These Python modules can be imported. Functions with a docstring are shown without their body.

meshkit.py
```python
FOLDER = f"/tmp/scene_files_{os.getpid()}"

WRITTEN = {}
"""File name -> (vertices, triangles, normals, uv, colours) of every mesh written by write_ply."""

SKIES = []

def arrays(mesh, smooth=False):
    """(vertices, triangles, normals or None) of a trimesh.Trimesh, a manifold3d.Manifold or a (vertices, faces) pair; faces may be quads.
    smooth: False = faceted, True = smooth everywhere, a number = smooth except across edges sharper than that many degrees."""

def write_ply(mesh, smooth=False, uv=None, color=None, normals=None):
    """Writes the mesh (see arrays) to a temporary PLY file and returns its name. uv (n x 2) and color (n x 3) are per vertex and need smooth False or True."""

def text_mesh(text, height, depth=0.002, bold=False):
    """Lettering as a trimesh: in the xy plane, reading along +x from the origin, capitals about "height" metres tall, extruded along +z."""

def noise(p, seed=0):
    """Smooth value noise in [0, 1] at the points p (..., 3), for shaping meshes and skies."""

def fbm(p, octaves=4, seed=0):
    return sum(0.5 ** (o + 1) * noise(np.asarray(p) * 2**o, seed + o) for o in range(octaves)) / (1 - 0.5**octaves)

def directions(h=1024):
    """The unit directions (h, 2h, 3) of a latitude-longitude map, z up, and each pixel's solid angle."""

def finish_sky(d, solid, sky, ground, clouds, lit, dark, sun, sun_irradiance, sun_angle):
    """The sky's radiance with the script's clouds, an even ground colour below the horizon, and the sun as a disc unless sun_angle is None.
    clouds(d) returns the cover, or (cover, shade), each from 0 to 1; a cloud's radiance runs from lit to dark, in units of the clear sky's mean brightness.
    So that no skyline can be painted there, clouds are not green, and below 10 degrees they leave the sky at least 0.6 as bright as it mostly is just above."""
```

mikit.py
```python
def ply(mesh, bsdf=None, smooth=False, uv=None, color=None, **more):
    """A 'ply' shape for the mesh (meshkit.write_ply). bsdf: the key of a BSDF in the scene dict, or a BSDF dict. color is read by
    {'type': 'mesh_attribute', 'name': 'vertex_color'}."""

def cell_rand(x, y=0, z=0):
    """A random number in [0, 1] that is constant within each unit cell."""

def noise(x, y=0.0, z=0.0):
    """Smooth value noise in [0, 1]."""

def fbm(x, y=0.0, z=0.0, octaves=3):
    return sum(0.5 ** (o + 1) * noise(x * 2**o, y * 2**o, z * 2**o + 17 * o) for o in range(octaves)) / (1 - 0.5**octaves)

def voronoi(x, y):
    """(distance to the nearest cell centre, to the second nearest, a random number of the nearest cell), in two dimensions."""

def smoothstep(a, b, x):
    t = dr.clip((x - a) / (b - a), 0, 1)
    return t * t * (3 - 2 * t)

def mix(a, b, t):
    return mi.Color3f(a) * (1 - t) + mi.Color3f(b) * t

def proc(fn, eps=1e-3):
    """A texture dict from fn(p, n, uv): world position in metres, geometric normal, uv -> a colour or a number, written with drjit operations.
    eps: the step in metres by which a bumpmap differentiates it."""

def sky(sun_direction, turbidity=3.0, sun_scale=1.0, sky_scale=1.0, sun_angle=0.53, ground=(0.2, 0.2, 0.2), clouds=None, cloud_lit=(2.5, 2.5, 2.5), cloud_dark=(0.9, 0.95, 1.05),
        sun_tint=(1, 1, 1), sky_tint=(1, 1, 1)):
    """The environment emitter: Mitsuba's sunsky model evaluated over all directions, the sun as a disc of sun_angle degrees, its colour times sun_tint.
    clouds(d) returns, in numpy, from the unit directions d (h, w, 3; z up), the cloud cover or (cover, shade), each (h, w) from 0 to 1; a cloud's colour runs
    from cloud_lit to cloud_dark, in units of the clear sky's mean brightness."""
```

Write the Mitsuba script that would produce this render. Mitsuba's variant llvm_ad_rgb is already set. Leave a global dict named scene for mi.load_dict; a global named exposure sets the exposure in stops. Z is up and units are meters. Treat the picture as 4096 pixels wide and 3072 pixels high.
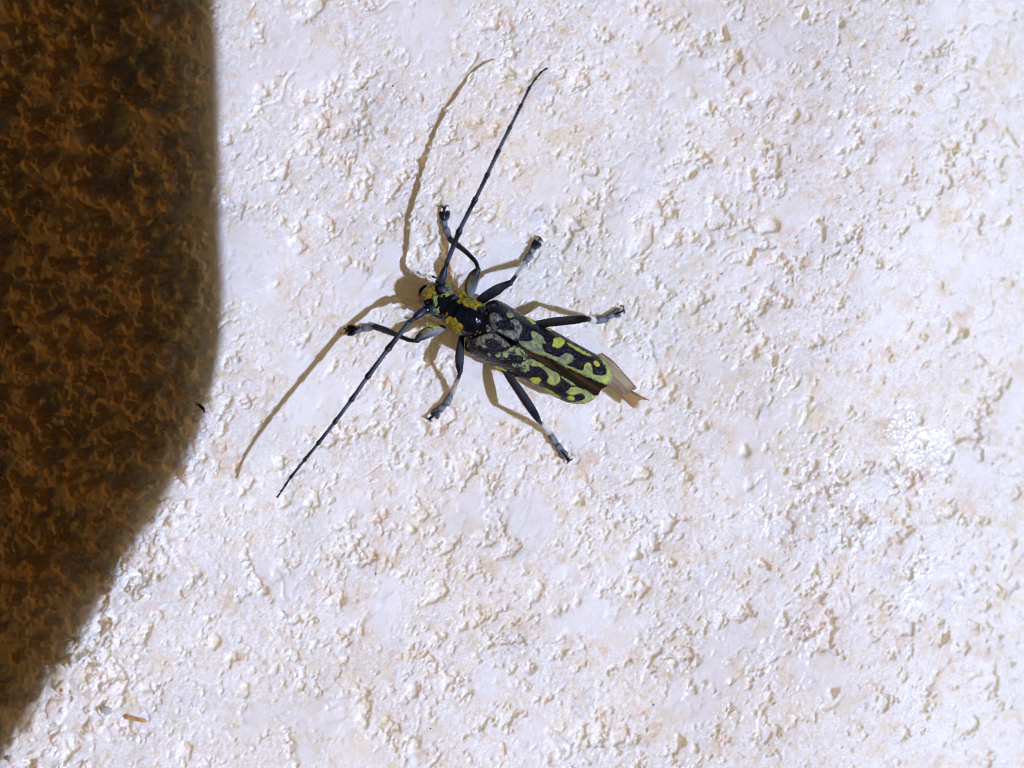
"""A black and yellow longhorn beetle on rough white plaster, photographed at night by flash.
Lengths below are in millimetres and are scaled to metres (MM) when a mesh is written. z is up, the plaster lies in z = 0."""
import math, random
import numpy as np, trimesh, mitsuba as mi, mikit
from scipy.interpolate import LinearNDInterpolator, NearestNDInterpolator, PchipInterpolator
from scipy.ndimage import gaussian_filter, map_coordinates, zoom
from scipy.spatial import Delaunay
from mikit import noise, fbm, voronoi, smoothstep, mix
import drjit as dr

random.seed(7)
rng = np.random.default_rng(7)
MM = 1e-3
T = mi.ScalarTransform4f
scene, labels = {}, {}

# ---------------------------------------------------------------- camera, lamps, exposure
D = 100.0                                  # lens above the plaster
exposure = 0.0
scene['camera'] = {
    'type': 'thinlens', 'fov': 2 * math.degrees(math.atan(34.0 / D)), 'fov_axis': 'x',
    'aperture_radius': 1.7 * MM, 'focus_distance': (D - 2.5) * MM, 'near_clip': 0.004, 'far_clip': 5.0,
    'to_world': T().look_at(origin=[0, 0, D * MM], target=[0, 0, 0], up=[0, 1, 0])}
FLASH = np.array([285.0, -100.0, 337.0])    # the flash stands off to the right of the lens
FLASH_POWER = np.array([0.76, 0.90, 1.44]) * 222000
WARM = np.array([-900.0, -470.0, 340.0])   # a weak porch bulb low on the left
WARM_POWER = np.array([1.0, 0.28, 0.035]) * 340.0
DIM = np.array([-780.0, -390.0, 470.0])     # a second, greenish street lamp, far and weak
DIM_POWER = np.array([0.85, 0.80, 0.13]) * 11.0


# ---------------------------------------------------------------- helpers
def numbered(key):
    if key not in scene and key not in labels:
        return key
    k = 1
    while f'{key}_{k:03d}' in scene or f'{key}_{k:03d}' in labels:
        k += 1
    return f'{key}_{k:03d}'


def obj(name, mesh, bsdf, parent=None, smooth=True, label=None, category=None, group=None, kind=None, color=None, **more):
    key = numbered(f'{parent}__{name}' if parent else name)
    if isinstance(mesh, trimesh.Trimesh):
        mesh = (mesh.vertices, mesh.faces)
    scene[key] = mikit.ply((np.asarray(mesh[0]) * MM, np.asarray(mesh[1])), bsdf, smooth, color=color, **more)
    tag(key, label, category, group, kind)
    return key


def tag(key, label=None, category=None, group=None, kind=None):
    d = {k: v for k, v in dict(label=label, category=category, group=group, kind=kind).items() if v}
    if d:
        labels[key] = d


def at(x, y, z):
    """A point at height z on the line of sight from the lens to (x, y) on the plaster."""
    s = 1 - np.asarray(z, float) / D
    return np.stack([np.asarray(x) * s, np.asarray(y) * s, np.broadcast_to(z, np.shape(x)).astype(float)], -1)


def plan(v):
    """The inverse of at(): where a line of sight through v meets the plaster."""
    return v[:, :2] / (1 - v[:, 2:3] / D)


def resample(p, n):
    p = np.asarray(p, float)
    t = np.r_[0, np.cumsum(np.linalg.norm(np.diff(p[:, :3], axis=0), axis=1))]
    return PchipInterpolator(t, p)(np.linspace(0, t[-1], n))


def tube(path, n=24, sides=14, flat=1.0, cap=1.0, resampled=False):
    """A round-ended tube along rows (x, y, z, radius); flat: height over width."""
    p = np.asarray(path, float) if resampled else resample(path, n)
    c, r = p[:, :3], p[:, 3]
    t0, t1 = c[1] - c[0], c[-1] - c[-2]
    t0, t1 = t0 / np.linalg.norm(t0), t1 / np.linalg.norm(t1)
    e = np.array([1.0, 0.94, 0.8, 0.55, 0.28])
    rr = np.sqrt(np.maximum(1 - e**2, 4e-4))
    c = np.vstack([c[0] - np.outer(e, t0) * r[0] * cap, c, c[-1] + np.outer(e[::-1], t1) * r[-1] * cap])
    r = np.r_[rr * r[0], r, rr[::-1] * r[-1]]
    t = np.gradient(c, axis=0)
    t /= np.linalg.norm(t, axis=1, keepdims=True)
    side = np.cross(t, [0, 0, 1.0])
    bad = np.linalg.norm(side, axis=1) < 1e-3
    side[bad] = [1, 0, 0]
    side /= np.linalg.norm(side, axis=1, keepdims=True)
    up = np.cross(side, t)
    fl = np.broadcast_to(flat, (len(p),))
    fl = np.r_[[fl[0]] * 5, fl, [fl[-1]] * 5]
    a = np.arange(sides) * 2 * math.pi / sides
    v = c[:, None] + r[:, None, None] * (np.cos(a)[None, :, None] * side[:, None] + (fl[:, None] * np.sin(a)[None])[..., None] * up[:, None])
    i, j = np.meshgrid(np.arange(len(c) - 1), np.arange(sides), indexing='ij')
    q = np.stack([i * sides + j, i * sides + (j + 1) % sides, (i + 1) * sides + (j + 1) % sides, (i + 1) * sides + j], -1).reshape(-1, 4)
    f = np.vstack([q[:, [0, 2, 1]], q[:, [0, 3, 2]]])
    v = v.reshape(-1, 3)
    n0, n1 = len(v), len(v) + 1
    v = np.vstack([v, c[0], c[-1]])
    last = (len(c) - 1) * sides
    k = np.arange(sides)
    f = np.vstack([f, np.stack([np.full(sides, n0), k, (k + 1) % sides], -1), np.stack([np.full(sides, n1), last + (k + 1) % sides, last + k], -1)])
    if trimesh.Trimesh(v, f, process=False).volume < 0:
        f = f[:, ::-1]
    return v, f


def spots(rows):
    """Traced rows (x, y, z, radius) as points in space."""
    rows = np.asarray(rows, float)
    out = rows.copy()
    out[:, :3] = at(rows[:, 0], rows[:, 1], rows[:, 2])
    return out


def join(meshes):
    vs, fs, n = [], [], 0
    for v, f in meshes:
        vs.append(v); fs.append(np.asarray(f) + n); n += len(v)
    return np.vstack(vs), np.vstack(fs)


def ball(centre, radii, axis=None, sub=3):
    m = trimesh.creation.icosphere(subdivisions=sub)
    v = m.vertices * np.asarray(radii)
    if axis is not None:
        a = math.atan2(axis[1], axis[0])
        v = v @ np.array([[math.cos(a), math.sin(a), 0], [-math.sin(a), math.cos(a), 0], [0, 0, 1]])
    return v + np.asarray(centre), m.faces


class Skin:
    """The upper side of a mesh as height over plan position."""
    def __init__(self, mesh):
        v, f = np.asarray(mesh[0]), np.asarray(mesh[1])
        n = trimesh.Trimesh(v, f, process=False).vertex_normals
        on = n[:, 2] > 0.12
        self.lin, self.near = LinearNDInterpolator(plan(v[on]), v[on, 2]), NearestNDInterpolator(plan(v[on]), v[on, 2])

    def z(self, xy):
        z = self.lin(xy)
        return np.where(np.isnan(z), self.near(xy), z)

    def frame(self, xy, h=0.04):
        zx = (self.z(xy + [h, 0]) - self.z(xy - [h, 0])) / (2 * h)
        zy = (self.z(xy + [0, h]) - self.z(xy - [0, h])) / (2 * h)
        n = np.stack([-zx, -zy, np.ones(len(xy))], -1)
        return n / np.linalg.norm(n, axis=1, keepdims=True)


def inside(poly, xy):
    x, y = xy[:, 0], xy[:, 1]
    p = np.asarray(poly)
    q = np.roll(p, -1, axis=0)
    hit = np.zeros(len(xy), bool)
    for (x0, y0), (x1, y1) in zip(p, q):
        if y0 != y1:
            hit ^= ((y0 > y) != (y1 > y)) & (x < (x1 - x0) * (y - y0) / (y1 - y0) + x0)
    return hit


def edge_of(poly, step=0.035, rough=0.022, seed=0):
    p = np.asarray(poly, float)
    p = np.vstack([p, p[:1]])
    for _ in range(2):                       # round the traced corners
        a, b = p[:-1], p[1:]
        p = np.empty((2 * len(a), 2)); p[0::2] = a * .75 + b * .25; p[1::2] = a * .25 + b * .75
        p = np.vstack([p, p[:1]])
    t = np.r_[0, np.cumsum(np.linalg.norm(np.diff(p, axis=0), axis=1))]
    n = max(int(t[-1] / step), 12)
    s = np.linspace(0, t[-1], n, endpoint=False)
    q = np.stack([np.interp(s, t, p[:, k]) for k in (0, 1)], -1)
    r = np.random.default_rng(seed)
    w = r.normal(size=(n, 2))
    w = w * .7 + np.roll(w, 1, 0) * .5 + np.roll(w, 2, 0) * .3
    return q + w * rough


def mat(poly, skin, lift=0.022, step=0.045, rough=0.022, seed=0, bump=0.012):
    """A mat of fine scales lying on the skin inside poly."""
    e = edge_of(poly, rough=rough, seed=seed)
    lo, hi = e.min(0), e.max(0)
    r = np.random.default_rng(seed + 1)
    g = np.stack(np.meshgrid(np.arange(lo[0], hi[0], step), np.arange(lo[1], hi[1], step)), -1).reshape(-1, 2)
    g = g + r.uniform(-.3, .3, g.shape) * step
    g = g[inside(e, g)]
    pts = np.vstack([e, g])
    f = Delaunay(pts).simplices
    f = f[inside(e, pts[f].mean(1))]
    a, b, c = (pts[f[:, k]] for k in range(3))
    flip = (b[:, 0] - a[:, 0]) * (c[:, 1] - a[:, 1]) - (b[:, 1] - a[:, 1]) * (c[:, 0] - a[:, 0]) < 0
    f[flip] = f[flip][:, ::-1]
    z = skin.z(pts) + lift
    z[len(e):] += r.uniform(-1, 1, len(g)) * bump
    z[:len(e)] -= lift * .8
    return at(pts[:, 0], pts[:, 1], z), f


def hairs(xy, skin, along, length, width, lean=0.35, spread=0.35, seed=0):
    """Short tapering bristles standing on the skin at xy and leaning along a direction."""
    r = np.random.default_rng(seed)
    n = skin.frame(xy)
    base = at(xy[:, 0], xy[:, 1], skin.z(xy))
    ang = math.atan2(along[1], along[0]) + r.normal(0, spread, len(xy))
    d = np.stack([np.cos(ang), np.sin(ang), np.zeros(len(xy))], -1)
    d -= n * (d * n).sum(1, keepdims=True)
    d /= np.linalg.norm(d, axis=1, keepdims=True)
    d = d + n * (lean * r.uniform(.5, 1.5, len(xy)))[:, None]
    return bristles(base - n * .01, d, length * r.uniform(.6, 1.3, len(xy)), width)


def bristles(base, d, length, width):
    """Three-sided spikes."""
    d = d / np.linalg.norm(d, axis=1, keepdims=True)
    s = np.cross(d, [0, 0, 1.0]); s /= np.linalg.norm(s, axis=1, keepdims=True) + 1e-9
    u = np.cross(s, d)
    w = width / 2
    tip = base + d * np.asarray(length)[:, None]
    v = np.stack([base + s * w, base - s * w * .5 + u * w * .87, base - s * w * .5 - u * w * .87, tip], 1).reshape(-1, 3)
    k = np.arange(len(base))[:, None] * 4
    f = np.vstack([k + [0, 1, 3], k + [1, 2, 3], k + [2, 0, 3]])
    return v, f


def scatter(poly, density, seed):
    p = np.asarray(poly)
    lo, hi = p.min(0), p.max(0)
    r = np.random.default_rng(seed)
    xy = r.uniform(lo, hi, (int(density * np.prod(hi - lo)), 2))
    return xy[inside(p, xy)]


# traced outlines, in millimetres on the plaster
DATA = {'e1_outer': [(-1.793,5.296),(-1.478,5.495),(-1.096,5.628),(-0.639,5.452),(-0.083,5.137),(0.375,4.821),(0.78,4.532),(1.212,4.366),(1.594,4.167),(2.135,3.893),(2.631,3.644),(3.121,3.375),(3.712,3.021),
              (4.25,2.706),(4.814,2.407),(5.329,2.108),(5.611,1.992),(5.894,1.801),(6.176,1.577),(6.425,1.245),(6.591,0.83),(6.632,0.448),(6.558,0.158),(6.408,-0.017)],
 'e1_suture': [(-1.517,3.769),(-1.312,3.586),(-0.747,3.312),(-0.188,3.021),(0.266,2.756),(0.581,2.563),(0.875,2.357),(1.278,2.113),(1.776,1.909),(2.225,1.826),(2.631,1.644),(3.013,1.411),(3.47,1.169),
               (3.752,1.013),(4.316,0.789),(4.881,0.498),(5.445,0.266),(5.894,0.066),(6.226,-0.017),(6.342,-0.025)],
 'e2_outer': [(-2.955,3.055),(-3.088,2.922),(-3.154,2.656),(-3.121,2.208),(-3.005,2.049),(-2.665,1.893),(-2.108,1.594),(-1.544,1.351),(-1.202,1.212),(-0.299,0.88),(0.249,0.453),(0.764,0.266),(1.079,0.116),
              (1.312,-0.042),(1.668,-0.116),(1.909,-0.266),(2.656,-0.78),(3.254,-1.062),(3.636,-1.22),(3.993,-1.295),(4.443,-1.328),(4.848,-1.312),(5.213,-1.162),(5.479,-0.979),(5.562,-0.863)],
 'e2_suture': [(-1.561,3.52),(-1.202,3.47),(-0.639,3.063),(-0.116,2.656),(0.266,2.606),(0.548,2.407),(0.656,2.191),(0.88,1.959),(1.262,1.743),(1.776,1.511),(2.241,1.262),(2.417,1.121),(2.905,0.896),
               (3.271,0.631),(3.769,0.332),(4.217,0.066),(4.665,-0.276),(5.113,-0.564),(5.479,-0.747),(5.553,-0.813)],
 'e1_patches': [('grey',
                 [(-1.584,4.483),(-1.314,4.798),(-1.021,4.731),(-0.864,4.483),(-0.594,4.483),(-0.594,4.303),(-0.909,4.281),(-0.819,4.146),(-1.179,4.078),(-1.066,3.875),(-0.909,3.673),(-0.639,3.583),
                  (-0.301,3.605),(0.059,3.56),(0.194,3.763),(0.149,4.033),(-0.121,4.123),(-0.121,4.236),(0.059,4.348),(0.352,4.281),(0.6,4.033),(0.69,3.763),(0.577,3.493),(0.532,3.222),(0.42,2.975),
                  (0.239,2.84),(-0.188,3.065),(-0.751,3.357),(-1.292,3.628),(-1.494,3.943)]),
                ('green',[(-0.391,4.641),(-0.346,4.753),(-0.188,4.787),(0.059,4.731),(0.127,4.573),(0.059,4.438),(-0.211,4.393),(-0.323,4.483)]),
                ('grey',[(-0.368,4.911),(-0.143,4.911),(-0.008,4.776),(-0.188,4.798)]),
                ('green',
                 [(1.167,3.487),(1.37,3.555),(1.64,3.42),(1.91,3.262),(2.068,3.082),(2.113,2.902),(2.293,2.767),(2.226,2.677),(1.978,2.744),(2.0,2.587),(2.046,2.361),(2.136,2.136),(2.406,2.001),
                  (2.744,1.889),(2.946,1.776),(3.239,1.776),(3.284,1.934),(3.464,2.046),(3.712,2.024),(3.937,1.979),(4.117,1.753),(4.117,1.596),(3.914,1.438),(3.689,1.326),(3.351,1.236),(3.014,1.416),
                  (2.631,1.652),(2.181,1.844),(1.775,1.922),(1.28,2.125),(0.875,2.373),(0.537,2.632),(0.402,2.812),(0.65,2.879),(0.987,2.812),(1.415,2.902),(1.325,3.172)]),
                ('lime',
                 [(3.278,1.284),(3.48,1.306),(3.953,1.126),(4.358,0.969),(4.764,0.856),(4.786,1.329),(4.966,1.442),(5.191,1.397),(5.304,1.194),(5.349,0.969),(5.304,0.676),(5.619,0.586),(6.002,0.541),
                  (6.272,0.631),(6.272,1.014),(6.092,1.329),(5.912,1.599),(5.642,1.847),(5.529,1.993),(5.709,1.937),(5.889,1.802),(6.182,1.577),(6.43,1.239),(6.587,0.834),(6.621,0.451),(6.554,0.158),
                  (6.396,-0.011),(6.227,-0.011),(5.889,0.079),(5.439,0.282),(4.876,0.507),(4.313,0.8),(3.75,1.025),(3.323,1.228)]),
                ('gold',[(5.349,1.532),(5.619,1.565),(5.822,1.329),(5.844,1.216),(5.619,1.126),(5.462,1.239)]),
                ('yellow',[(2.789,3.059),(3.014,3.071),(3.216,3.127),(3.351,3.037),(3.532,2.789),(3.396,2.609),(3.216,2.429),(2.901,2.361),(2.676,2.542),(2.698,2.767)]),
                ('yellow',[(0.807,4.534),(1.212,4.361),(1.55,4.14),(1.595,4.005),(1.438,3.96),(1.055,4.253)]),
                ('yellow',[(1.663,4.136),(1.865,4.046),(2.293,3.82),(2.631,3.611),(2.608,3.51),(2.338,3.622),(2.0,3.847)]),
                ('yellow',
                 [(3.644,2.723),(3.818,2.739),(4.028,2.59),(4.433,2.391),(4.765,2.158),(5.163,1.982),(5.329,1.893),(5.213,1.843),(4.808,1.942),(4.426,2.142),(4.184,2.291),(3.984,2.407),(3.712,2.623)])],
 'e2_patches': [('grey',
                 [(-2.62,2.86),(-2.372,3.107),(-1.877,3.328),(-1.427,3.434),(-1.179,3.411),(-0.751,3.125),(-0.121,2.635),(-0.256,2.477),(-0.549,2.477),(-0.751,2.59),(-0.931,2.792),(-1.089,2.972),
                  (-1.427,3.04),(-1.697,2.95),(-1.832,2.747),(-1.674,2.477),(-1.584,2.364),(-1.787,2.297),(-2.102,2.522),(-2.44,2.657)]),
                ('mixed',
                 [(-1.179,1.982),(-0.931,2.117),(-0.526,2.139),(-0.211,2.319),(-0.031,2.454),(0.262,2.567),(0.712,2.252),(1.005,1.892),(1.365,1.621),(1.388,1.216),(1.185,1.171),(1.185,0.946),(0.96,0.833),
                  (0.78,0.811),(0.465,0.901),(0.375,1.081),(-0.076,1.216),(0.104,1.374),(0.42,1.329),(0.6,1.261),(0.712,1.419),(0.825,1.554),(0.735,1.756),(0.51,1.914),(0.059,1.959),(-0.233,1.914),
                  (-0.346,1.756),(-0.594,1.756),(-0.616,1.621),(-0.796,1.621),(-1.089,1.779)]),
                ('lime',
                 [(1.128,1.647),(1.263,1.687),(1.781,1.478),(2.164,1.208),(2.524,0.983),(3.019,0.735),(3.177,0.577),(3.2,0.341),(3.154,0.093),(2.862,-0.109),(2.569,-0.064),(2.299,0.116),(2.321,0.273),
                  (2.434,0.454),(2.366,0.679),(2.209,0.814),(2.029,1.016),(1.804,1.152),(1.331,1.174),(1.128,1.377)]),
                ('lime',[(3.132,0.566),(3.29,0.532),(3.695,0.307),(4.28,-0.064),(4.055,-0.109),(3.695,0.093),(3.425,0.318)]),
                ('lime',
                 [(3.903,-0.208),(4.263,-0.174),(4.668,-0.309),(5.118,-0.579),(5.535,-0.82),(5.512,-0.951),(5.186,-1.153),(4.848,-1.3),(4.443,-1.322),(3.993,-1.288),(3.655,-1.221),(4.105,-1.209),
                  (4.556,-1.153),(4.781,-1.041),(4.871,-0.883),(4.758,-0.725),(4.556,-0.613),(4.308,-0.635),(4.105,-0.77),(3.858,-0.725),(3.632,-0.635),(3.542,-0.523),(3.768,-0.388)]),
                ('yellow',[(3.632,-0.838),(3.813,-0.793),(4.06,-0.815),(4.173,-0.973),(4.105,-1.086),(3.858,-1.097),(3.655,-0.996)]),
                ('yellow',[(1.909,-0.216),(2.142,-0.224),(2.573,-0.432),(2.756,-0.564),(3.088,-0.764),(3.295,-0.946),(3.154,-0.973),(2.799,-0.838),(2.191,-0.382)]),
                ('yellow',[(1.106,0.341),(1.398,0.454),(1.601,0.409),(1.804,0.476),(1.984,0.251),(1.826,0.161),(1.759,-0.019),(1.601,-0.064),(1.353,0.048)]),
                ('yellow',[(-1.292,1.189),(-0.976,1.16),(-0.526,1.047),(-0.278,0.878),(-0.526,0.874),(-0.976,1.025)]),('yellow',[(-0.196,0.693),(0.104,0.573),(0.464,0.333),(0.344,0.318),(0.014,0.483)]),
                ('grey',[(-1.697,2.049),(-1.427,2.049),(-1.337,1.847),(-1.539,1.869)])],
 'gap': [(0.299,2.689),(0.581,2.563),(1.278,2.113),(2.225,1.826),(3.013,1.411),(3.752,1.013),(4.881,0.498),(5.894,0.066),(6.309,-0.066),(5.811,-0.282),(5.678,-0.598),(5.562,-0.764),(5.113,-0.531),
         (4.217,0.066),(3.271,0.631),(2.417,1.121),(1.776,1.511),(0.88,1.959),(0.548,2.407)],
 'head_orange': [(-6.256,5.479),(-5.974,5.907),(-5.76,6.267),(-5.513,6.549),(-5.152,6.695),(-5.096,6.605),(-5.197,6.335),(-5.017,5.997),(-5.107,5.907),(-5.22,5.963),(-5.377,5.772),(-5.558,5.614),
                 (-5.918,5.569)],
 'head_green': [[(-4.792,5.885),(-4.522,5.997),(-4.297,6.087),(-4.072,6.267),(-3.981,6.177),(-3.959,5.997),(-4.117,5.885),(-4.342,5.795),(-4.747,5.75)],
                [(-5.332,5.75),(-5.062,5.907),(-4.86,5.817),(-5.062,5.659),(-4.972,5.344),(-4.792,5.142),(-4.882,4.939),(-4.747,4.669),(-5.377,4.534),(-5.558,4.455),(-5.805,4.489),(-5.715,4.567),
                 (-5.287,4.669),(-5.062,4.939),(-5.152,5.344)],
                [(-4.274,6.605),(-4.117,6.695),(-4.004,6.515),(-4.117,6.312),(-4.207,6.47)],[(-5.67,3.836),(-5.422,4.016),(-5.197,3.926),(-4.995,3.813),(-5.197,3.701)]],
 'pron_patches': [[(-3.644,6.267),(-3.441,6.29),(-3.081,6.02),(-2.946,5.817),(-2.721,5.75),(-2.45,5.524),(-2.27,5.434),(-1.865,5.299),(-2.023,5.119),(-2.27,5.187),(-2.428,4.871),(-2.608,4.984),
                   (-2.811,5.074),(-3.216,5.187),(-3.306,5.389),(-3.644,5.389),(-3.644,5.479),(-3.441,5.659),(-3.509,5.862)],
                  [(-4.454,4.263),(-4.319,4.421),(-4.072,4.511),(-3.869,4.309),(-3.734,4.173),(-3.531,4.083),(-3.351,3.971),(-3.193,3.836),(-3.396,3.656),(-3.531,3.543),(-3.306,3.273),(-3.486,3.318),
                   (-3.666,3.453),(-3.959,3.633),(-4.297,3.791),(-4.612,3.971),(-4.905,4.128),(-4.905,4.218),(-4.612,4.061),(-4.387,4.038)]],
 'wing': [(5.636,2.021),(5.928,2.044),(6.199,1.886),(6.424,1.729),(6.761,1.436),(7.212,0.941),(7.662,0.43),(8.0,0.04),(8.27,-0.264),(8.225,-0.377),(7.887,-0.433),(7.55,-0.737),(6.874,-0.455),
          (6.694,-0.264),(6.379,-0.084),(5.973,0.231)],
 'wing_fold': [(7.505,-0.467),(7.887,-0.433),(8.315,-0.669),(8.675,-0.872),(9.103,-1.075),(8.45,-1.052),(8.36,-1.255),(8.225,-1.457),(8.056,-1.66),(7.955,-1.491),(7.55,-1.12),(7.099,-0.669),
               (6.852,-0.455)],
 'wing_low': [(5.298,-0.174),(5.861,0.006),(6.379,-0.061),(6.649,-0.286),(6.424,-0.377),(6.109,-0.309),(5.523,-0.647),(5.298,-0.444)],
 'antenna_up': [(-4.731,6.79,2.9,0.232),(-4.3,8.102,3.3,0.174),(-3.437,10.31,4.1,0.158),(-2.374,12.385,4.8,0.141),(-1.561,14.053,5.2,0.133),(-0.847,15.605,5.4,0.125),(-0.083,17.133,5.4,0.116),
                (0.639,18.577,5.2,0.1),(1.195,19.748,4.9,0.083),(1.61,20.337,4.7,0.075),(1.967,20.735,4.45,0.066),(2.324,20.968,4.2,0.056)],
 'antenna_low': [(-5.827,4.914,2.9,0.232),(-6.873,4.051,3.3,0.183),(-8.317,2.208,3.9,0.166),(-9.662,0.382,4.3,0.149),(-10.741,-1.162,4.5,0.133),(-11.837,-2.623,4.6,0.125),(-12.933,-4.018,4.6,0.116),
                 (-13.829,-5.113,4.5,0.1),(-14.742,-6.259,4.3,0.083),(-15.074,-6.757,4.2,0.075),(-15.34,-7.155,4.1,0.066),(-15.589,-7.521,3.9,0.055)],
 'legs': [{'name': 'fore',
           'tone': 'olive',
           'femur': [(-2.789,5.943,1.5,0.232),(-2.723,6.574,2.0,0.415),(-2.573,7.072,2.5,0.382),(-2.258,7.587,2.8,0.183)],
           'tibia': [(-2.274,7.637,2.8,0.133),(-2.341,7.952,2.6,0.133),(-2.822,8.55,2.1,0.149),(-3.37,9.031,1.5,0.174),(-3.901,9.43,0.9,0.208),(-4.15,9.679,0.6,0.199)],
           't1': [(-4.2,9.828,0.42,0.183),(-4.383,10.293,0.34,0.241)],
           't2': [(-4.449,10.426,0.34,0.183),(-4.532,10.774,0.3,0.241)],
           'lobes': [[(-4.516,10.857,0.3,0.149),(-4.648,11.156,0.26,0.183),(-4.715,11.389,0.2,0.133)],[(-4.482,10.857,0.3,0.149),(-4.316,11.156,0.26,0.183),(-4.25,11.422,0.2,0.133)]],
           'claw': [(-4.499,11.023,0.4,0.083),(-4.516,11.472,0.45,0.083),(-4.482,11.704,0.4,0.116)],
           'claws': [[(-4.549,11.688,0.4,0.058),(-4.682,11.82,0.4,0.05),(-4.848,11.787,0.2,0.033)],[(-4.433,11.704,0.4,0.058),(-4.333,11.837,0.4,0.05),(-4.184,11.82,0.2,0.033)]]},
          {'name': 'fore',
           'tone': 'olive',
           'femur': [(-4.582,3.719,1.4,0.199),(-5.196,3.553,1.7,0.365),(-5.694,3.37,1.9,0.365),(-6.309,2.955,2.2,0.183)],
           'tibia': [(-6.242,2.872,2.2,0.149),(-6.773,2.905,2.0,0.133),(-7.222,3.071,1.8,0.141),(-7.736,3.287,1.4,0.174),(-8.434,3.586,0.9,0.216),(-9.098,3.802,0.6,0.208)],
           't1': [(-9.33,3.735,0.42,0.199),(-9.812,3.719,0.34,0.249)],
           't2': [(-9.961,3.636,0.34,0.183),(-10.343,3.569,0.3,0.249)],
           'lobes': [[(-10.393,3.619,0.3,0.149),(-10.658,3.735,0.26,0.199),(-10.874,3.769,0.2,0.133)],[(-10.393,3.536,0.3,0.149),(-10.625,3.387,0.26,0.199),(-10.857,3.32,0.2,0.133)]],
           'claw': [(-10.559,3.569,0.4,0.083),(-10.824,3.553,0.42,0.083),(-10.99,3.536,0.4,0.116)],
           'claws': [[(-10.974,3.586,0.4,0.058),(-11.106,3.702,0.4,0.05),(-11.173,3.636,0.2,0.033)],[(-10.974,3.486,0.4,0.058),(-11.106,3.37,0.4,0.05),(-11.156,3.287,0.2,0.033)]]},
          {'name': 'mid',
           'tone': 'grey',
           'femur': [(-2.374,5.379,1.5,0.199),(-1.71,5.827,1.9,0.332),(-1.046,6.226,2.2,0.349),(-0.548,6.524,2.4,0.249),(-0.133,6.707,2.5,0.199)],
           'tibia': [(-0.066,6.773,2.5,0.141),(0.232,7.155,2.0,0.133),(0.531,7.521,1.4,0.166),(0.863,7.919,0.7,0.216)],
           't1': [(0.93,8.151,0.42,0.183),(1.162,8.517,0.34,0.241)],
           't2': [(1.212,8.699,0.34,0.166),(1.378,8.932,0.3,0.232)],
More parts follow.
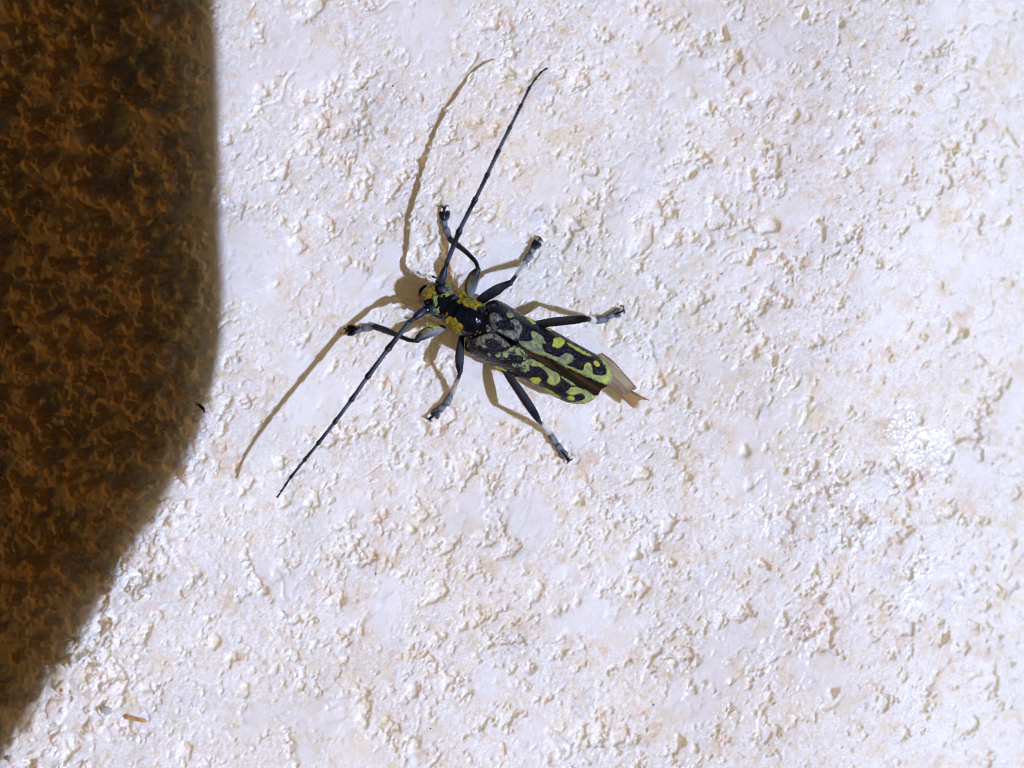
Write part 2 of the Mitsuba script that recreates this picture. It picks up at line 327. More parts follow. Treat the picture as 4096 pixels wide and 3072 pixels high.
           'lobes': [[(1.361,9.031,0.3,0.133),(1.461,9.297,0.26,0.166),(1.544,9.496,0.2,0.133)],[(1.428,9.031,0.3,0.133),(1.66,9.131,0.26,0.166),(1.859,9.28,0.2,0.133)]],
           'claw': [(1.527,9.147,0.4,0.066),(1.727,9.43,0.45,0.083),(1.876,9.629,0.4,0.116)],
           'claws': [[(1.826,9.612,0.4,0.058),(1.793,9.762,0.4,0.05),(1.627,9.795,0.2,0.033)],[(1.926,9.629,0.4,0.058),(1.992,9.529,0.4,0.05),(2.025,9.396,0.2,0.033)]]},
          {'name': 'mid',
           'tone': 'dark',
           'femur': [(-3.32,3.287,1.4,0.166),(-3.403,2.756,1.8,0.216),(-3.486,1.76,2.3,0.291),(-3.486,1.179,2.5,0.249),(-3.453,0.83,2.6,0.183)],
           'tibia': [(-3.437,0.83,2.55,0.133),(-3.52,0.548,2.2,0.125),(-3.769,-0.083,1.3,0.149),(-4.001,-0.564,0.7,0.199)],
           't1': [(-4.084,-0.747,0.42,0.199),(-4.366,-1.295,0.34,0.266)],
           't2': [(-4.532,-1.411,0.34,0.199),(-4.798,-1.677,0.3,0.266)],
           'lobes': [[(-4.897,-1.693,0.3,0.133),(-5.146,-1.776,0.26,0.166),(-5.312,-1.976,0.2,0.116)],[(-4.831,-1.76,0.3,0.133),(-4.914,-2.025,0.26,0.149),(-4.964,-2.258,0.2,0.116)]],
           'claw': [(-4.98,-1.893,0.4,0.083),(-5.246,-2.125,0.45,0.083),(-5.479,-2.324,0.4,0.116)],
           'claws': [[(-5.512,-2.291,0.4,0.058),(-5.645,-2.291,0.4,0.05),(-5.678,-2.175,0.2,0.033)],[(-5.479,-2.357,0.4,0.058),(-5.396,-2.457,0.4,0.05),(-5.279,-2.457,0.2,0.033)]]},
          {'name': 'hind',
           'tone': 'grey',
           'femur': [(0.531,3.752,1.6,0.199),(1.693,3.968,2.2,0.249),(2.855,4.134,2.8,0.291),(4.018,4.25,3.4,0.282),(4.765,4.316,3.8,0.232),(5.014,4.316,3.9,0.166)],
           'tibia': [(5.03,4.3,3.9,0.133),(5.146,4.3,3.0,0.149),(5.279,4.267,1.9,0.166),(5.445,4.233,0.7,0.199)],
           't1': [(5.578,4.2,0.45,0.216),(6.259,4.316,0.34,0.249)],
           't2': [(6.325,4.416,0.34,0.166),(6.724,4.632,0.3,0.216)],
           'lobes': [[(6.707,4.715,0.3,0.116),(6.89,4.864,0.26,0.149),(7.056,4.964,0.2,0.133)],[(6.807,4.582,0.3,0.116),(6.989,4.516,0.26,0.133),(7.172,4.532,0.2,0.1)]],
           'claw': [(6.84,4.648,0.4,0.066),(7.139,4.748,0.45,0.066),(7.404,4.864,0.4,0.1)],
           'claws': [[(7.421,4.897,0.4,0.058),(7.421,5.097,0.5,0.05),(7.288,5.213,0.3,0.043),(7.155,5.163,0.15,0.033)],[(7.438,4.831,0.4,0.058),(7.504,4.781,0.4,0.05),(7.404,4.682,0.2,0.033)]]},
          {'name': 'hind',
           'tone': 'dark',
           'femur': [(-0.631,1.229,1.6,0.199),(-0.266,0.598,2.0,0.232),(0.332,-0.232,2.6,0.282),(0.946,-1.146,3.1,0.299),(1.494,-1.976,3.5,0.249),(1.727,-2.357,3.6,0.183)],
           'tibia': [(1.743,-2.374,3.6,0.133),(1.893,-2.573,2.8,0.133),(2.125,-2.822,1.8,0.149),(2.49,-3.254,0.6,0.199)],
           't1': [(2.523,-3.337,0.45,0.199),(2.889,-3.935,0.34,0.232)],
           't2': [(3.005,-4.018,0.34,0.183),(3.188,-4.333,0.3,0.249)],
           'lobes': [[(3.171,-4.416,0.3,0.116),(3.254,-4.682,0.26,0.149),(3.32,-4.914,0.2,0.1)],[(3.32,-4.366,0.3,0.116),(3.486,-4.516,0.26,0.149),(3.652,-4.682,0.2,0.116)]],
           'claw': [(3.304,-4.482,0.4,0.066),(3.553,-4.781,0.45,0.083),(3.752,-5.063,0.4,0.133)],
           'claws': [[(3.735,-5.097,0.4,0.058),(3.719,-5.213,0.4,0.05),(3.603,-5.263,0.2,0.033)],[(3.785,-5.03,0.4,0.058),(3.935,-5.03,0.4,0.05),(4.018,-4.897,0.2,0.033)]]}],
 'pits': [(21.267,-20.586,0.35,0.9),(27.027,19.656,0.3,0.9),(11.804,13.879,0.35,0.7),(10.658,11.339,0.45,0.7),(16.037,13.945,0.3,0.6),(-27.094,-14.311,0.35,0.9),(-25.052,-12.733,0.35,0.8),
          (-23.674,-12.899,0.3,0.7),(17.083,10.608,0.6,0.5),(11.488,-6.209,0.4,0.6),(8.5,-11.355,0.35,0.6),(15.556,-4.383,0.4,0.6),(19.623,-1.062,0.35,0.5),(16.801,-12.02,0.35,0.6),
          (30.414,3.42,0.35,0.6),(28.92,-17.166,0.35,0.6),(11.156,-23.641,0.45,0.6),(12.152,-24.305,0.3,0.5),(9.164,-1.727,0.3,0.5),(-26.861,23.84,0.6,1.0),(-29.02,21.35,0.4,0.9),
          (-25.533,10.061,0.5,0.9),(-22.047,19.191,0.4,0.8),(-6.773,-9.529,0.35,0.6),(-19.889,-17.166,0.4,0.5),(-11.256,-14.676,0.3,0.6),(-9.928,-22.479,0.4,0.5),(17.299,1.594,0.3,0.6),
          (14.145,23.342,0.35,0.7),(19.457,24.67,0.35,0.6),(21.781,24.006,0.35,0.6)]}

# ---------------------------------------------------------------- materials
def K(p, per_mm):
    return p.x * (1000 * per_mm), p.y * (1000 * per_mm), p.z * (1000 * per_mm)


def two(d):
    return {'type': 'twosided', 'bsdf': d}


def rgb(*c):
    return {'type': 'rgb', 'value': list(c)}


def princ(color, rough, spec=0.5, **more):
    return {'type': 'principled', 'base_color': rgb(*color) if isinstance(color, tuple) else color, 'roughness': rough, 'specular': spec, **more}


def grit(p, n, uv):                              # micro relief of the plaster
    return fbm(*K(p, 7.0), octaves=2)


def glaze(p, n, uv):                            # dry in most places, glazed with old paint in some
    return 0.6 - 0.42 * smoothstep(0.56, 0.66, fbm(*K(p, 0.22), octaves=3))


def punctures(p, n, uv):                         # pits of the wing cases
    a, b, c = voronoi(p.x * 5200, p.y * 5200)
    return smoothstep(0.05, 0.45, a)


def fine_skin(p, n, uv):
    a, b, c = voronoi(p.x * 7500, p.y * 7500)
    return smoothstep(0.0, 0.5, a)


def wrinkles(p, n, uv):                          # fine cross wrinkles of the pronotum and head
    a, b = p.x * .88 - p.y * .47, p.x * .47 + p.y * .88
    return noise(a * 6500, b * 2600, 0) + .3 * noise(a * 15000, b * 11000, 4)


def speckled(low, high, scale, lo=.35, hi=.65):
    def fn(p, n, uv):
        return mix(low, high, smoothstep(lo, hi, fbm(*K(p, scale), octaves=3)))
    return mikit.proc(fn)


vertex = {'type': 'mesh_attribute', 'name': 'vertex_color'}
# lime plaster lets light in: a glossy skin that passes a part of the light on to ...
scene['plaster_skin'] = {'type': 'bumpmap', 'arbitrary': mikit.proc(grit, eps=3e-5), 'scale': 0.000025, 'bsdf': {
    'type': 'blendbsdf', 'weight': 0.36, 'bsdf_0': two(princ(vertex, mikit.proc(glaze), 0.27)),
    'bsdf_1': {'type': 'principledthin', 'base_color': rgb(.95, .88, .69), 'roughness': 0.5, 'diff_trans': 2.0, 'eta': 1.3, 'spec_trans': 0.0}}}
scene['plaster_core'] = {'type': 'diffuse', 'reflectance': rgb(.95, .87, .66)}                                   # ... a pale core
scene['black_pitted'] = two({'type': 'bumpmap', 'arbitrary': mikit.proc(punctures, eps=2e-5), 'scale': 0.00004, 'bsdf': princ((0.006, 0.006, 0.008), 0.22, 0.5)})
scene['black_gloss'] = two({'type': 'bumpmap', 'arbitrary': mikit.proc(wrinkles, eps=2e-5), 'scale': 0.00003, 'bsdf': princ((0.004, 0.004, 0.005), 0.13, 0.6)})
scene['black_smooth'] = two(princ((0.005, 0.005, 0.006), 0.20, 0.45))
scene['bicolour'] = two(princ(vertex, 0.45, 0.25))
scene['grey_scales'] = two(princ(speckled((0.025, 0.026, 0.026), (0.19, 0.185, 0.11), 7.0, .3, .66), 0.75, 0.2))
scene['mixed_scales'] = two(princ(speckled((0.025, 0.03, 0.025), (0.26, 0.28, 0.09), 6.0, .34, .60), 0.75, 0.2))
scene['green_scales'] = two(princ(speckled((0.12, 0.124, 0.075), (0.255, 0.26, 0.075), 5.0, .3, .7), 0.75, 0.2))
scene['lime_scales'] = two(princ(speckled((0.18, 0.19, 0.075), (0.35, 0.35, 0.055), 5.0, .3, .7), 0.75, 0.2))
scene['yellow_scales'] = two(princ(speckled((0.30, 0.31, 0.04), (0.46, 0.42, 0.04), 6.0), 0.75, 0.2))
scene['gold_scales'] = two(princ(speckled((0.40, 0.29, 0.02), (0.50, 0.38, 0.04), 6.0), 0.75, 0.2))
scene['orange_scales'] = two(princ(speckled((0.06, 0.055, 0.010), (0.30, 0.185, 0.010), 8.0, .3, .6), 0.8, 0.15))
scene['mustard_scales'] = two(princ(speckled((0.07, 0.075, 0.012), (0.33, 0.225, 0.008), 8.0, .3, .6), 0.8, 0.15))
scene['leaf_green_scales'] = two(princ(speckled((0.09, 0.12, 0.025), (0.24, 0.26, 0.04), 7.0, .3, .6), 0.8, 0.15))
scene['olive_leg'] = two(princ(vertex, 0.5, 0.25))
scene['pale_hair'] = two(princ((0.50, 0.46, 0.34), 0.6, 0.3))
scene['grey_hair'] = two(princ((0.20, 0.21, 0.22), 0.6, 0.3))
scene['black_hair'] = two(princ((0.012, 0.012, 0.014), 0.35, 0.5))
scene['amber_hair'] = two(princ((0.50, 0.28, 0.03), 0.6, 0.3))
scene['eye_facets'] = two({'type': 'bumpmap', 'arbitrary': mikit.proc(fine_skin, eps=1.5e-5), 'scale': 0.00001, 'bsdf': princ((0.02, 0.022, 0.026), 0.5, 0.4)})


def membrane(p, n, uv):
    s = noise(p.x * 2600 + p.y * 3800, p.y * 400, 0)
    return mix((0.010, 0.005, 0.002), (0.055, 0.030, 0.011), smoothstep(.3, .8, s) * .6 + fbm(*K(p, 1.5)) * .4)


def ridges(p, n, uv):
    return noise(p.x * 5200 + p.y * 7600, p.y * 900 - p.x * 600, 0)


def tan_film(p, n, uv):
    s = fbm(p.x * 3000 + p.y * 3000, p.y * 700 - p.x * 700, 0.0)
    return mix((0.20, 0.135, 0.065), (0.39, 0.295, 0.165), smoothstep(.25, .75, s))


scene['wing_brown'] = two({'type': 'bumpmap', 'arbitrary': mikit.proc(ridges, eps=2e-5), 'scale': 0.00003, 'bsdf': princ(mikit.proc(membrane), 0.15, 0.9)})
scene['wing_film'] = {'type': 'bumpmap', 'arbitrary': mikit.proc(ridges, eps=2e-5), 'scale': 0.00002,
                      'bsdf': {'type': 'principledthin', 'base_color': mikit.proc(tan_film), 'roughness': 0.35, 'diff_trans': 0.8, 'eta': 1.45, 'spec_trans': 0.0}}
scene['wing_amber'] = {'type': 'principledthin', 'base_color': rgb(0.36, 0.21, 0.08), 'roughness': 0.35, 'diff_trans': 0.9, 'eta': 1.45, 'spec_trans': 0.0}
scene['wing_vein'] = two(princ((0.16, 0.06, 0.02), 0.4, 0.4))
scene['splinter_wood'] = two(princ(speckled((0.30, 0.13, 0.03), (0.55, 0.28, 0.07), 6.0), 0.6, 0.3))
scene['straw'] = two(princ(speckled((0.36, 0.34, 0.20), (0.55, 0.52, 0.36), 6.0), 0.6, 0.3))
scene['stone_grey'] = two(princ((0.40, 0.34, 0.26), 0.7, 0.3))
scene['soot'] = two(princ(speckled((0.02, 0.018, 0.02), (0.10, 0.08, 0.07), 9.0), 0.5, 0.4))
scene['matt_black'] = two(princ((0.02, 0.02, 0.02), 0.7, 0.2))

# ---------------------------------------------------------------- the lamps and the camera's own lens shade (all outside the picture)
def lamp_matrix(pos, target):
    return T().look_at(origin=(pos * MM).tolist(), target=(np.asarray(target) * MM).tolist(), up=[0, 1, 0.01])


q = np.array([[-1.6, -2.2, 0], [1.6, -2.2, 0], [1.6, 2.2, 0], [-1.6, 2.2, 0]])
zax = np.array([-1.0, 0.2, 0.4]); zax /= np.linalg.norm(zax)      # tilted up and away to the left, the beetle lies near the edge of its beam
xax = np.cross([0, 1, 0], zax); xax /= np.linalg.norm(xax)
yax = np.cross(zax, xax)
obj('camera_flash', (FLASH + q[:, :1] * xax + q[:, 1:2] * yax, np.array([[0, 1, 2], [0, 2, 3]])), 'matt_black', smooth=False,
    label='small flash lamp to the right of the lens, out of frame', category='flash',
    emitter={'type': 'area', 'radiance': rgb(*FLASH_POWER.tolist())})
scene['porch_bulb'] = {'type': 'sphere', 'center': (WARM * MM).tolist(), 'radius': 0.022, 'bsdf': {'type': 'ref', 'id': 'matt_black'},
                       'emitter': {'type': 'area', 'radiance': rgb(*WARM_POWER.tolist())}}
tag('porch_bulb', 'weak orange porch bulb low on the left, out of frame', 'lamp')
scene['street_lamp'] = {'type': 'sphere', 'center': (DIM * MM).tolist(), 'radius': 0.06, 'bsdf': {'type': 'ref', 'id': 'matt_black'},
                        'emitter': {'type': 'area', 'radiance': rgb(*DIM_POWER.tolist())}}
tag('street_lamp', 'dim yellow lamp farther up on the left, out of frame', 'lamp')


def lens_shade():
    """Open twelve-sided shade round the lens; in the flash light it throws its shadow over the left of the plaster."""
    apothem, r, n = 73.7, 17.0, 12
    ring = []
    for k in range(n):
        a0 = math.pi * (2 * k + 1) / n
        R = (apothem - r) / math.cos(math.pi / n)
        for a in a0 + np.linspace(-1, 1, 7) * math.pi / n:
            ring.append([R * math.cos(a0) + r * math.cos(a), R * math.sin(a0) + r * math.sin(a) - 11.3])
    ring = np.array(ring)
    n = len(ring)
    levels = [(1.0, 103.0), (1.0, 132.0), (0.96, 132.0), (0.96, 103.0)]
    v = np.vstack([np.c_[ring * k, np.full(n, z)] for k, z in levels])
    i, j = np.meshgrid(np.arange(4), np.arange(n), indexing='ij')
    b = (i + 1) % 4
    qd = np.stack([i * n + j, i * n + (j + 1) % n, b * n + (j + 1) % n, b * n + j], -1).reshape(-1, 4)
    return v, np.vstack([qd[:, [0, 1, 2]], qd[:, [0, 2, 3]]])


obj('lens_shade', lens_shade(), 'matt_black', smooth=False, label='black twelve-sided shade round the camera lens, out of frame', category='lens shade')

# ---------------------------------------------------------------- the plaster
STEP = 0.075
X0, X1, Y0, Y1 = -42.0, 42.0, -33.0, 33.0
NX, NY = int((X1 - X0) / STEP) + 1, int((Y1 - Y0) / STEP) + 1


def vn(wave, seed):
    """Smooth random field in [0, 1] with features of the given size."""
    c = wave / STEP
    r = np.random.default_rng(seed)
    g = r.random((int(NY / c) + 5, int(NX / c) + 5))
    yy, xx = np.arange(NY) / c + 1.5, np.arange(NX) / c + 1.5
    if c > 6:
        return map_coordinates(g, np.meshgrid(yy, xx, indexing='ij'), order=3, mode='reflect')
    return map_coordinates(g, np.meshgrid(yy, xx, indexing='ij'), order=1, mode='reflect')


def fb(wave, octaves, seed, keep=.5):
    return sum(keep ** k * vn(wave / 2**k, seed + k) for k in range(octaves)) / sum(keep ** k for k in range(octaves))


def holes(field, share, soft):
    """1 inside the highest share of the field, falling to 0 over the next part."""
    a, b = np.quantile(field[::4, ::4], [1 - share - soft, 1 - share])
    return sstep(a, b, field)


def sstep(a, b, x):
    t = np.clip((x - a) / (b - a), 0, 1)
    return t * t * (3 - 2 * t)


def plaster():
    xs, ys = X0 + np.arange(NX) * STEP, Y0 + np.arange(NY) * STEP
    gx, gy = np.meshgrid(xs, ys)
    smooth_mask = sstep(.56, .80, fb(3.0, 4, 11) + .05 * sstep(-2, -20, gx))   # where the paint has filled the grain
    left = sstep(-19, -25, gx - .5 * np.minimum(gy + 6, 0))
    gain = 1 + .8 * left                                                              # coarser throw on the left
    H = .9 * (fb(16.0, 2, 21) - .5) + gain * .26 * (fb(4.0, 3, 31) - .5)
    smooth_mask *= sstep(-22, -17, gx)
    tint = np.zeros((NY, NX), np.int16)
    r = np.random.default_rng(5)
    wob = [vn(.5, 51) - .5, vn(.5, 52) - .5]
    chip = .9 * (fb(.35, 3, 55, .8) - .5)
    for count, lo, hi, h0, h1 in ((120, .8, 1.5, .01, .04), (600, .4, .8, .01, .04), (3500, .2, .4, .005, .035), (26000, .08, .2, .005, .032), (2200, .18, .65, .08, .50)):
        cx, cy = r.uniform(X0, -20.0 if count == 2200 else X1, count), r.uniform(Y0, Y1, count)   # the last lot: coarse grit thrown on at the left
        rad = r.uniform(lo, hi, count)
        if count == 2200:
            cx = cx + np.minimum(cy + 6, 0) * r.uniform(.3, .7, count)
        asp, ang, ht = r.uniform(.55, 1.0, count), r.uniform(0, math.pi, count), h0 + (h1 - h0) * r.random(count) ** 2.5
        tx, ty = r.normal(0, .05, count), r.normal(0, .05, count)
        for k in range(count):
            R = rad[k] * 1.4
            i0, i1 = max(int((cy[k] - R - Y0) / STEP), 0), min(int((cy[k] + R - Y0) / STEP) + 2, NY)
            j0, j1 = max(int((cx[k] - R - X0) / STEP), 0), min(int((cx[k] + R - X0) / STEP) + 2, NX)
            if i1 - i0 < 2 or j1 - j0 < 2:
                continue
            s = np.s_[i0:i1, j0:j1]
            dx, dy = gx[s] - cx[k] + wob[0][s] * rad[k] * .6, gy[s] - cy[k] + wob[1][s] * rad[k] * .6
            c, sn = math.cos(ang[k]), math.sin(ang[k])
            u, w = (dx * c + dy * sn) / rad[k], (-dx * sn + dy * c) / (rad[k] * asp[k])
            d = u * u + w * w + chip[s]
            m = (i0 + i1) // 2, (j0 + j1) // 2
            g = gain[m] * (1 - .75 * smooth_mask[m] * (rad[k] < .5))
            top = H[m] + g * ht[k] * (1.15 * np.sqrt(np.maximum(1 - d ** 1.6, 0)) - .15) + (tx[k] * dx + ty[k] * dy) * .8
            up = (d < 1) & (top > H[s] - .02)
            H[s] = np.where(up, np.maximum(top, H[s] * .5 + top * .5), H[s])
            if rad[k] > .16:
                tint[s] = np.where(up, k % 251 + 1, tint[s])
    rough = 1 - smooth_mask
    crev = np.exp(-((fb(4.5, 3, 61) - .5) / .012) ** 2) * sstep(.5, .62, vn(6.0, 66))
    H -= .16 * crev * gain * sstep(.55, .7, vn(2.5, 67))
    crowd = sstep(.35, .65, fb(6.0, 2, 70))
    pit = fb(1.3, 5, 71, .72) + .08 * crowd
    H -= (.25 + .75 * rough) * .36 * holes(pit, .05, .03) * (1 + 1.2 * left)
    H -= rough * .05 * holes(pit, .12, .15)
    pit = fb(.5, 4, 175, .75) + .05 * crowd
    H -= (.3 + .7 * rough) * .18 * holes(pit, .045, .04)
    H -= rough * .05 * holes(fb(.24, 2, 275, .8), .10, .15)
    for x, y, rad, depth in DATA['pits']:
        d = np.hypot((gx - x) * 1.15 + (wob[0] * .8) * rad * 2, gy - y + (wob[1] * .8) * rad * 2) / rad
        H -= depth * sstep(1.15, .55, d)
    soft = gaussian_filter(H, 1.6)
    H = H * (1 - .4 * smooth_mask) + soft * .4 * smooth_mask
    H += (rough * .035 + .010) * (vn(.17, 81) - .5) + (rough * .028 + .008) * (vn(.09, 85) - .5)
    H = gaussian_filter(H, .45)
    low = gaussian_filter(H, 9)
    H = low + (H - low) * (.76 + .24 * left)
    H -= np.median(H)
    H -= 0.015 * np.maximum(gx - 20, 0) ** 2 + 0.003 * np.maximum(-22 - gx, 0) ** 2 + 0.003 * np.maximum(np.abs(gy) - 17, 0) ** 2   # the wall falls away a little
    # colour: lime white with cream, pink and grey grains
    pal = np.array([[.80, .75, .64]] * 8 + [[.74, .60, .47], [.77, .64, .53], [.68, .66, .62], [.77, .66, .48], [.83, .79, .71], [.72, .58, .46], [.80, .70, .60]])
    pick = pal[(np.arange(260) * 7919 % 1009) % len(pal)]
    pick[0] = pal[0]
    col = gaussian_filter(pick[tint].transpose(2, 0, 1), (0, .8, .8)).transpose(1, 2, 0)
    col = col * (.94 + .10 * fb(2.5, 3, 91))[..., None]
    col = col * (1 - .5 * smooth_mask[..., None]) + np.array([.82, .785, .71]) * .5 * smooth_mask[..., None]
    stain = sstep(.50, .80, fb(9.0, 3, 94)) * .16 + sstep(.60, .8, fb(1.1, 3, 95)) * .32 + rough * sstep(.62, .76, fb(.26, 2, 96)) * .42
    col = col * (1 + (.05 + .09 * rough[..., None]) * r.normal(size=(NY, NX, 1)) * np.array([.8, 1.0, 1.3]))
    col = col * (1 - stain[..., None] * np.array([.25, .5, .9]) * .6)
    v = np.stack([gx, gy, H], -1).reshape(-1, 3)
    i, j = np.meshgrid(np.arange(NY - 1), np.arange(NX - 1), indexing='ij')
    a = (i * NX + j).ravel()
    f = np.vstack([np.stack([a, a + 1, a + NX + 1], -1), np.stack([a, a + NX + 1, a + NX], -1)])
    # the plaster goes on, coarser, beyond what the lens sees
    m = np.arange(-180, 181, 3.0)
    ox, oy = np.meshgrid(m, m)
    oz = -4.5 + r.uniform(-.5, .5, ox.shape)
    keep = (np.abs(ox) > X1 - 1) | (np.abs(oy) > Y1 - 1)
    i, j = np.meshgrid(np.arange(len(m) - 1), np.arange(len(m) - 1), indexing='ij')
    a = (i * len(m) + j).ravel() + len(v)
    a = a[keep[:-1, :-1].ravel()]
    f = np.vstack([f, np.stack([a, a + 1, a + len(m) + 1], -1), np.stack([a, a + len(m) + 1, a + len(m)], -1)])
    v = np.vstack([v, np.stack([ox, oy, oz], -1).reshape(-1, 3)])
    col = np.vstack([col.reshape(-1, 3), np.tile([.79, .74, .63], (ox.size, 1))])
    return v, f, np.clip(col, 0, 1), H


v, f, col, GROUND = plaster()
obj('plaster_wall', (v, f), 'plaster_skin', color=col, label='rough white lime plaster with cream and pinkish grains', kind='structure')

core = gaussian_filter(GROUND, 14)[::10, ::10] - 0.8
gx, gy = np.meshgrid((X0 + np.arange(NX) * STEP)[::10], (Y0 + np.arange(NY) * STEP)[::10])
ny, nx = core.shape
a = (np.arange(ny - 1)[:, None] * nx + np.arange(nx - 1)).ravel()
obj('core', (np.stack([gx, gy, core], -1).reshape(-1, 3), np.vstack([np.stack([a, a + 1, a + nx + 1], -1), np.stack([a, a + nx + 1, a + nx], -1)])), 'plaster_core', 'plaster_wall')


def ground(x, y, reach=0.2):
    """The highest plaster within reach of a point."""
    i, j, k = int((y - Y0) / STEP), int((x - X0) / STEP), max(int(reach / STEP), 1)
    return float(GROUND[i - k:i + k + 1, j - k:j + k + 1].max())


# ---------------------------------------------------------------- the beetle
B = 'longhorn_beetle'
tag(B, 'black longhorn beetle with yellow-green spotted wing cases, standing on the rough plaster', 'beetle')
BODY_Z = 0.25                                   # lifts the body onto its legs
TAIL = np.array([0.82, -0.57])


def wing_case(outer, suture, ztop, zend, nu=170, nv=46):
    """One elytron: a long shell, highest along the suture, curling under at its outer rim."""
    def even(p):
        p = np.asarray(p, float)
        t = np.r_[0, np.cumsum(np.linalg.norm(np.diff(p, axis=0), axis=1))]
        s = np.linspace(0, 1, nu) ** 1.0
        return np.stack([np.interp(s * t[-1], t, p[:, k]) for k in (0, 1)], -1)
    O, S = even(outer), even(suture)
    O[1:-1] = gaussian_filter(O, (1.5, 0), mode='nearest')[1:-1]
    S[1:-1] = gaussian_filter(S, (1.5, 0), mode='nearest')[1:-1]
    u = np.linspace(0, 1, nu)[:, None]
    w = np.sin(np.linspace(0, math.pi / 2, nv))[None] ** 1.0
    xy = S[:, None] * (1 - w[..., None]) + O[:, None] * w[..., None]
    crown = ztop + (zend - ztop) * u ** 1.3
    crown = crown - .55 * np.exp(-u / .03) - .5 * np.exp(-(1 - u) / .05)
    drop = np.minimum(1.75 - .25 * u, .8 * np.linalg.norm(O - S, axis=1, keepdims=True))
    z = crown - drop * (1 - np.sqrt(np.maximum(1 - (w * .995) ** 2.3, 0)))
    z = z + .07 * np.exp(-((w - .035) / .03) ** 2) - .10 * np.exp(-w / .012)       # raised sutural bead
    z = z + .05 * np.sin(w * 9 + 1.0) * (1 - w) * sstep(0, .1, u)                     # faint ribs
    top = at(xy[..., 0], xy[..., 1], z)
    inward = (S - O) / np.linalg.norm(S - O, axis=1, keepdims=True).clip(1e-6)
    def row(p, zz, shift):
        pp = p + inward * shift
        return at(pp[:, 0], pp[:, 1], zz)[:, None]
    under = [row(O, z[:, -1] - .12, .03), row(O, z[:, -1] - .45, .16)]
    inner = [row(S, z[:, 0] - .28, .0)]
    grid = np.concatenate(inner + [top] + under, axis=1)
    n = grid.shape[1]
    i, j = np.meshgrid(np.arange(nu - 1), np.arange(n - 1), indexing='ij')
    a = (i * n + j).ravel()
    f = np.vstack([np.stack([a, a + 1, a + n + 1], -1), np.stack([a, a + n + 1, a + n], -1)])
    v = grid.reshape(-1, 3)
    m = trimesh.Trimesh(v, f, process=False)
    if m.face_normals[:, 2].mean() < 0:
        f = f[:, ::-1]
    return (v, f), np.vstack([S, O[::-1]])


SCALES = dict(lime='lime_scales', grey='grey_scales', green='green_scales', yellow='yellow_scales', gold='gold_scales', mixed='mixed_scales')
NAMES = dict(lime='lime_patch', grey='grey_patch', green='yellow_green_patch', yellow='yellow_patch', gold='golden_patch', mixed='mottled_patch')
for tagname, text in (('e1', 'right wing case, upper in the picture'), ('e2', 'left wing case, lower in the picture')):
    mesh, rim = wing_case(DATA[tagname + '_outer'], DATA[tagname + '_suture'], 3.35 + BODY_Z, 2.75 + BODY_Z)
    key = obj('wing_case', mesh, 'black_pitted', B, label=text)
    skin = Skin(mesh)
    light = []
    for k, (kind, poly) in enumerate(DATA[tagname + '_patches']):
        obj(NAMES[kind], mat(poly, skin, seed=k + 10, rough=.03 if kind in ('grey', 'mixed') else .02), SCALES[kind], key, smooth=False)
        light.append((kind, scatter(poly, 150, k)))
    for kinds, hair in ((('yellow', 'gold', 'green', 'lime'), 'lime_scales'), (('grey', 'mixed'), 'grey_scales')):
        xy = np.vstack([p for q, p in light if q in kinds])
        obj('fine_hair', hairs(xy, skin, TAIL, .15, .022, .25, .3, 3), hair, key, smooth=False, kind='stuff')
    xy = scatter(rim, 60, 77)
    obj('dark_hair', hairs(xy, skin, TAIL, .17, .02, .3, .3, 4), 'black_hair', key, smooth=False, kind='stuff')


def lofted(rows, n, sides, flat):
    return tube(spots([(x, y, z + BODY_Z, r) for x, y, z, r in rows]), n, sides, flat)


# pronotum: front (-4.16, 5.05), back (-1.96, 3.92)
def along(a, b, t):
    return np.asarray(a) * (1 - t) + np.asarray(b) * t


PF, PB = np.array([-4.12, 5.03]), np.array([-1.86, 3.86])
prof = [(0, .98), (.06, 1.10), (.12, 1.12), (.18, 1.10), (.3, 1.22), (.5, 1.28), (.68, 1.24), (.8, 1.18), (.85, 1.10), (.89, 1.15), (1.0, 1.24)]
rows = [(*along(PF, PB, t), 1.75 + .12 * math.sin(t * 3), r) for t, r in prof]
pron = lofted(rows, 60, 48, 1.05)
pkey = obj('pronotum', pron, 'black_gloss', B, label='shiny black pronotum with two mustard yellow stripes')
pskin = Skin(pron)
for k, poly in enumerate(DATA['pron_patches']):
    obj('mustard_stripe', mat(poly, pskin, lift=.04, rough=.03, seed=40 + k, bump=.03), 'mustard_scales', pkey, smooth=False)
    obj('mustard_hair', hairs(scatter(poly, 260, 50 + k), pskin, TAIL, .20, .028, .6, .6, 5 + k), 'mustard_scales', pkey, smooth=False, kind='stuff')

# scutellum between the wing cases
obj('scutellum', ball(at(-1.42, 3.58, 2.95 + BODY_Z), (.30, .26, .10), TAIL), 'grey_scales', B, smooth=True)

